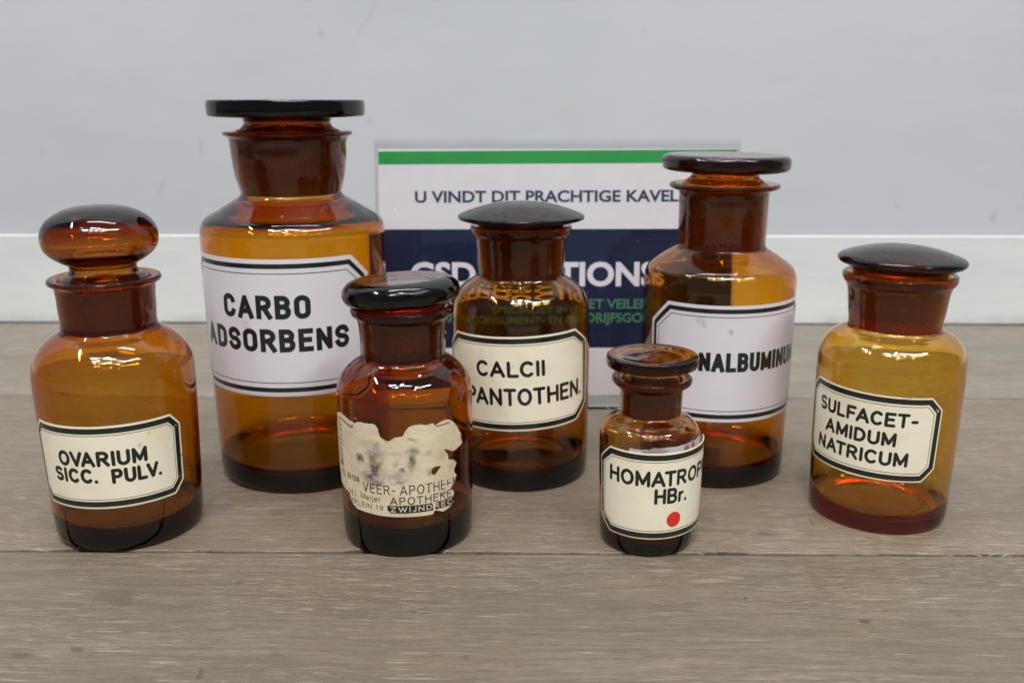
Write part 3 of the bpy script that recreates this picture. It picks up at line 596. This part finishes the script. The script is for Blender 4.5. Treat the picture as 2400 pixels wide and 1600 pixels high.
for xx in (-.1145, .190):
    for (y, z) in pr: bm.verts.new((xx, y * .001, z * .001 + .0002))
bm.verts.ensure_lookup_table(); n = len(pr)
for i in range(n): bm.faces.new([bm.verts[i], bm.verts[(i + 1) % n], bm.verts[n + (i + 1) % n], bm.verts[n + i]])
bm.faces.new([bm.verts[i] for i in range(n)]); bm.faces.new([bm.verts[n + i] for i in reversed(range(n))])
bmesh.ops.recalc_face_normals(bm, faces=bm.faces); me = bpy.data.meshes.new('foot'); bm.to_mesh(me); bm.free()
link('foot', me, acr, hold)

sheet_m = plain('sheet_paper', (.76, .73, .80), .55, .4, .04, 60)
navy = plain('navy_print', (.010, .019, .062), .5, .2, .2, 25); green = plain('green_print', (.025, .33, .075), .5, .4, .1, 25)
navy_t = plain('navy_lettering', (.02, .05, .10), .5); white_t = plain('white_lettering', (.76, .73, .80), .5, .4, .04); green_t = plain('green_lettering', (.07, .21, .11), .5, .4, .06)
sheet = bpy.data.objects.new('printed_sheet', None); S.collection.objects.link(sheet); sheet.location = P3(38, 13, 2.4)
sheet['label'] = 'white printed auction notice with green stripe and navy block, standing in the clear holder'; sheet['category'] = 'notice'
def padd(name, me, m):
    o = link(name, me, m, sheet); o.matrix_parent_inverse = Matrix.Translation(-Vector(P3(38, 13, 2.4))); return o
paper_box = rbox('paper', -111.5, 187.6, 13, 221.3, 2.35, 2.55, .05); padd('paper', paper_box, sheet_m)
def quad(name, x0, x1, v0, v1, dv, m, dep=2.31):
    vs = [P3(x0, v0, dep), P3(x1, v0 + dv, dep), P3(x1, v1 + dv, dep), P3(x0, v1, dep)]
    padd(name, mesh(name, vs, [(0, 1, 2, 3)], False), m)
quad('green_stripe', -111.3, 187.4, 208.6, 219.3, 1.6, green); quad('navy_block', -111.3, 187.4, 54.0, 155.0, .6, navy)
def tmesh(txt, bold):
    cu = bpy.data.curves.new('t', 'FONT'); cu.body = txt; cu.offset = bold; cu.resolution_u = 4
    o = bpy.data.objects.new('t', cu); S.collection.objects.link(o); dg = bpy.context.evaluated_depsgraph_get(); dg.update()
    me = bpy.data.meshes.new_from_object(o.evaluated_get(dg)); V = [tuple(v.co[:2]) for v in me.vertices]; F = [tuple(p.vertices) for p in me.polygons]
    bpy.data.objects.remove(o); bpy.data.meshes.remove(me); return V, F
def ext(V, i): a = [v[i] for v in V]; return min(a), max(a)
def sign_text(txt, x0, x1, v0, v1, m, bold, dv=0, sub=None, anchor='l', dep=2.27):
    V, F = tmesh(txt, bold); H_ = tmesh('H', bold)[0]; h0, h1 = ext(H_, 1); ax0, ax1 = ext(V, 0)
    if sub: s0_, s1_ = ext(tmesh(sub, bold)[0], 0); kx = (x1 - x0) / (s1_ - s0_)
    else: kx = (x1 - x0) / (ax1 - ax0)
    kz = (v1 - v0) / (h1 - h0); base = x0 - ax0 * kx if anchor == 'l' else x1 - ax1 * kx
    vs = [P3(base + a * kx, v0 + (b - h0) * kz + dv * (base + a * kx - x0) / 200, dep) for a, b in V]
    padd('lettering', mesh('lettering', vs, F, False), m)
sign_text('U VINDT DIT PRACHTIGE KAVEL', -81.3, 139.6, 177.0, 186.8, navy_t, .028, 1)
sign_text('GSD-AUCTIONS', -86, 122.5, 106.8, 127.4, white_t, .034, .4)
sign_text('VAN CONSUMENT- EN BEDRIJFSGOEDEREN', -68.5, 111.2, 76.3, 84.4, green_t, .026, 0, 'VAN CONSUMENT- EN BEDRIJFSGO')
V_, _f = tmesh('ET VEILE', .026); V2_, _f = tmesh('SPECIALIST IN HET VEILEN', .026)
kk = 43.2 / (ext(V_, 0)[1] - ext(V_, 0)[0]); wtot = kk * (ext(V2_, 0)[1] - ext(V2_, 0)[0])
sign_text('SPECIALIST IN HET VEILEN', 117.4 - wtot, 117.4, 88.1, 96.3, green_t, .026, 0)

# ------------------------------------------------------------------ floor of wood-look planks
ROT = R_(-.55)
def floor_mat(name, seed, tone):
    m = mat(name); k = N(m); co = k.map(k.coord(), (1, 1, 1), (seed * 3.7, seed * 1.3, 0)); raw = k.coord()
    wv = k.warp(co, 2.2, .035)
    base = k.mix(k.ramp(k.noise(k.map(wv, (1.4, 9, 1)), 2.6, 5, .6), .3, .7), rgb(*(q * .84 for q in tone)), rgb(*(q * 1.12 for q in tone)))
    base = k.mix(k.ramp(k.noise(co, 7, 4, .6), .4, .75, 0, .45), base, rgb(tone[0] * .92, tone[1] * .80, tone[2] * .66))
    # grain: broad streaks, then fine dark and pale lines along the board
    g1 = k.noise(k.map(wv, (5, 95, 1)), 3, 6, .62, .15); base = k.mix(k.ramp(g1, .38, .66, 0, .65), base, rgb(*(q * .60 for q in tone)))
    g2 = k.noise(k.map(wv, (13, 330, 1)), 3, 5, .75); base = k.mix(k.ramp(g2, .50, .64, 0, .7), base, rgb(*(q * .50 for q in tone)))
    patch = k.ramp(k.noise(k.map(co, (1.0, 3.2, 1)), 4.2, 4), .40, .62, .12, 1)
    g3 = k.noise(k.map(wv, (16, 460, 1)), 3.3, 3, .6); pale = k.math('MULTIPLY', k.ramp(g3, .595, .64), patch)
    g5 = k.noise(k.map(wv, (8, 300, 1), (2, 5, 0)), 3.3, 3, .6); pale = k.math('MAXIMUM', pale, k.math('MULTIPLY', k.ramp(g5, .63, .665), .9))
    base = k.mix(k.math('MULTIPLY', pale, .85), base, rgb(tone[0] * 2.2, tone[1] * 2.35, tone[2] * 2.5))
    dk_ = k.noise(k.map(wv, (24, 340, 1), (7, 1, 0)), 3.3, 2, .5); base = k.mix(k.ramp(dk_, .60, .68, 0, .6), base, rgb(*(q * .42 for q in tone)))
    g4 = k.noise(k.map(wv, (70, 900, 1)), 3, 3, .7); base = k.mix(k.ramp(g4, .48, .7, 0, .6), base, rgb(*(q * .6 for q in tone)))
    w2 = k.warp(raw, 90, .010)
    for (x, y, rx, ry, dk) in [(-.219, .447, .0105, .0062, .55), (-.214, .441, .006, .004, .5), (-.216, .396, .003, .0016, .3), (-.241, .391, .0045, .0028, .4), (-.156, .462, .0036, .0016, .4),
                               (-.158, .549, .0032, .003, .5), (-.198, .561, .0085, .0042, .62), (-.053, .432, .009, .0012, .45), (-.026, .392, .0026, .0018, .5), (.186, .541, .0014, .006, .35), (.151, .524, .005, .0016, .4),
                               (.178, .425, .0024, .0018, .2), (-.149, .377, .0015, .004, .3), (-.118, .392, .003, .0014, .5), (.122, .447, .0022, .0012, .3), (.27, .56, .003, .002, .4), (-.33, .7, .01, .003, .45), (-.05, .53, .012, .003, .6), (.36, .60, .004, .002, .4)]:
        base = k.mix(k.math('MULTIPLY', k.blob(w2, x, y, rx, ry, .3), .8), base, rgb(*(q * (dk * .7 + .24) for q in tone)))
    # pale and dark tone drifts
    h = k.math('ADD', k.math('MULTIPLY', g2, -.6), k.math('ADD', k.math('MULTIPLY', g3, -.8), k.math('MULTIPLY', g4, -.25)))
    rg = k.ramp(g2, .3, .7, .36, .52)
    k.bsdf(base, rg, .42, k.bump(h, .35, .0014)); return m
tones = [(.150, .125, .093), (.182, .150, .113), (.205, .184, .153), (.13, .115, .09), (.14, .125, .10)]
floor = link('floor', mesh('floor', [(-3, -1.2, -.0092), (3, -1.2, -.0092), (3, 1.3, -.0092), (-3, 1.3, -.0092)], [(0, 1, 2, 3)], False), plain('floor_underlay', (.045, .037, .030), .9, .1), None, None, None, 'structure')
floor.rotation_euler = (0, 0, ROT)
rows = [-.686, -.390, -.094, .202, .498, .794, 1.09]
def seam(y0, x, amp):
    a = amp * (.35 * noise.noise(Vector((x * 60, y0 * 9, 0))) + .25 * noise.noise(Vector((x * 240, y0 * 9, 3))))
    chip = max(0, noise.noise(Vector((x * 22 + 3, y0 * 5, 7))) - .28) * 5.5 * amp * (.7 + .6 * noise.noise(Vector((x * 300, 1, 1))))
    return a, chip
def plank(x0, x1, y0, y1, m):
    n = int((x1 - x0) / .0035) if y0 < 1 and y1 > .3 else 24
    vs = []; fs = []
    G_ = .0013
    for i in range(n + 1):
        x = x0 + (x1 - x0) * i / n
        if n > 30: a0, c0 = seam(y0, x, .0022); a1, c1 = seam(y1, x, .0016)
        else: a0 = c0 = a1 = c1 = 0
        yl = y0 + G_ + max(-G_ * .6, a0) + c0; yh = y1 - G_ + min(G_ * .6, a1 * .4)
        b = .0007
        for (y, z) in ((yl, -.008), (yl, -.0011), (yl + b * .4, -.0003), (yl + b, 0), (yh - b, 0), (yh - b * .4, -.0003), (yh, -.0011), (yh, -.008)): vs.append((x, y, z))
    for i in range(n):
        for j in range(7): a = i * 8 + j; fs.append((a, a + 8, a + 9, a + 1))
    fs.append(tuple(range(8))); fs.append(tuple(n * 8 + j for j in reversed(range(8))))
    me = mesh('plank', vs, fs, False); o = link('plank', me, m, floor); return o
offs = [.35, -.2, .15, -.62, -.69, -.60]
for ri in range(6):
    y0, y1 = rows[ri], rows[ri + 1]
    x = offs[ri] - 1.38
    while x < 1.2:
        sd = ri * 3 + int((x + 4) * 2)
        tn = tones[(ri * 2 + (0 if x < 0 else 1)) % 5] if ri < 3 else tones[{3: 0, 4: 1, 5: 2}[ri]]
        plank(x + .0003, x + 1.38 - .0003, y0, min(y1, 1.0755), floor_mat('plank_print', sd, tn)); x += 1.38

# ------------------------------------------------------------------ wall and skirting board
def wall_mat():
    m = mat('painted_wall'); k = N(m); co = k.coord()
    base = k.mix(k.ramp(k.noise(k.map(co, (1, 1, 1.6)), 2.2, 5, .55), .3, .7), rgb(.468, .496, .546), rgb(.522, .546, .592))
    base = k.mix(k.ramp(k.noise(k.map(co, (1, 1, 1), (4, 1, 2)), 9, 5, .65), .62, .8, 0, .30), base, rgb(.46, .44, .40))
    xz = k.n('ShaderNodeSeparateXYZ'); k.l(co, xz.inputs[0]); cb = k.n('ShaderNodeCombineXYZ'); k.l(xz.outputs[0], cb.inputs[0]); k.l(xz.outputs[2], cb.inputs[1])
    w = k.warp(cb.outputs[0], 25, .012)
    for (x, z, rx, rz, rot, st, cc) in [(-.213, .329, .003, .005, 0, .6, (.25, .27, .25)), (-.355, .207, .004, .010, 0, .5, (.33, .33, .27)), (-.161, .233, .004, .004, 0, .5, (.25, .26, .26)), (-.404, .162, .003, .014, -.3, .45, (.30, .31, .28)),
                                        (-.160, .345, .002, .028, -.5, .45, (.36, .38, .36)), (-.538, .2, .004, .006, 0, .4, (.34, .33, .28)), (.555, .127, .004, .007, 0, .6, (.22, .25, .3)), (.445, .141, .004, .005, .4, .4, (.3, .32, .34)),
                                        (.145, .333, .004, .004, .6, .5, (.33, .34, .32)), (.062, .245, .02, .012, 0, .22, (.50, .40, .32)), (.12, .20, .004, .015, 0, .3, (.36, .38, .4)), (.47, .30, .006, .003, 0, .3, (.4, .38, .3)), (-.3, .29, .03, .01, .3, .18, (.42, .40, .34)), (.3, .28, .02, .006, .2, .2, (.42, .40, .34)), (-.48, .285, .006, .004, 0, .3, (.36, .36, .32))]:
        base = k.mix(k.math('MULTIPLY', k.blob(w, x, z, rx * .8, rz * .8, .8, rot), st * .5), base, rgb(*cc))
    h = k.noise(k.map(co, (1, 1, 1.5)), 11, 4, .5); k.bsdf(base, .5, .35, k.bump(h, .22, .004)); return m
wall = link('wall', mesh('wall', [(-2.2, 0, -.008), (2.2, 0, -.008), (2.2, 0, 2.4), (-2.2, 0, 2.4), (-2.2, .05, -.008), (2.2, .05, -.008), (2.2, .05, 2.4), (-2.2, .05, 2.4)], [(0, 1, 2, 3), (7, 6, 5, 4), (3, 2, 6, 7), (0, 4, 5, 1), (0, 3, 7, 4), (1, 5, 6, 2)], False), wall_mat(), None, None, None, 'structure')
wall.location = (0, 1.0737, 0); wall.rotation_euler = (0, 0, ROT)
def skirt_mat():
    m = mat('painted_skirting'); k = N(m); co = k.coord()
    base = k.mix(k.ramp(k.noise(k.map(co, (1, 1, 4)), 5, 5, .6), .3, .7), rgb(.60, .625, .635), rgb(.66, .68, .685))
    xz = k.n('ShaderNodeSeparateXYZ'); k.l(co, xz.inputs[0])
    edge = k.ramp(xz.outputs[2], .093, .104, 0, 1); dirt = k.ramp(k.noise(k.map(co, (14, 1, 60)), 3, 4, .7), .58, .75)
    base = k.mix(k.math('MULTIPLY', k.math('MULTIPLY', edge, dirt), .6), base, rgb(.36, .35, .30))
    low = k.ramp(xz.outputs[2], .004, .016, 1, 0); base = k.mix(k.math('MULTIPLY', low, k.ramp(k.noise(co, 30, 4), .3, .7, .1, .6)), base, rgb(.42, .42, .37))
    base = k.mix(k.ramp(k.noise(k.map(co, (1, 1, 1), (2, 0, 9)), 13, 5, .7), .66, .82, 0, .4), base, rgb(.42, .40, .33))
    k.bsdf(base, .42, .45, k.bump(k.noise(k.map(co, (1, 1, 3)), 24, 4), .3, .0015)); return m
bm = bmesh.new(); pr = [(0, .0026), (0, .1050), (.0003, .1058), (.0010, .1062), (.0018, .1062), (.0018, .0026)]
for xx in [-2.2, 2.2]:
    for y, z in pr: bm.verts.new((xx, y, z))
bm.verts.ensure_lookup_table(); n = len(pr)
for i in range(n): bm.faces.new([bm.verts[i], bm.verts[(i + 1) % n], bm.verts[n + (i + 1) % n], bm.verts[n + i]])
bm.faces.new([bm.verts[i] for i in range(n)]); bm.faces.new([bm.verts[n + i] for i in reversed(range(n))])
bmesh.ops.recalc_face_normals(bm, faces=bm.faces); me = bpy.data.meshes.new('skirting_board'); bm.to_mesh(me); bm.free()
sk = link('skirting_board', me, skirt_mat(), None, None, None, 'structure'); sk.location = (0, 1.0718, 0); sk.rotation_euler = (0, 0, ROT)
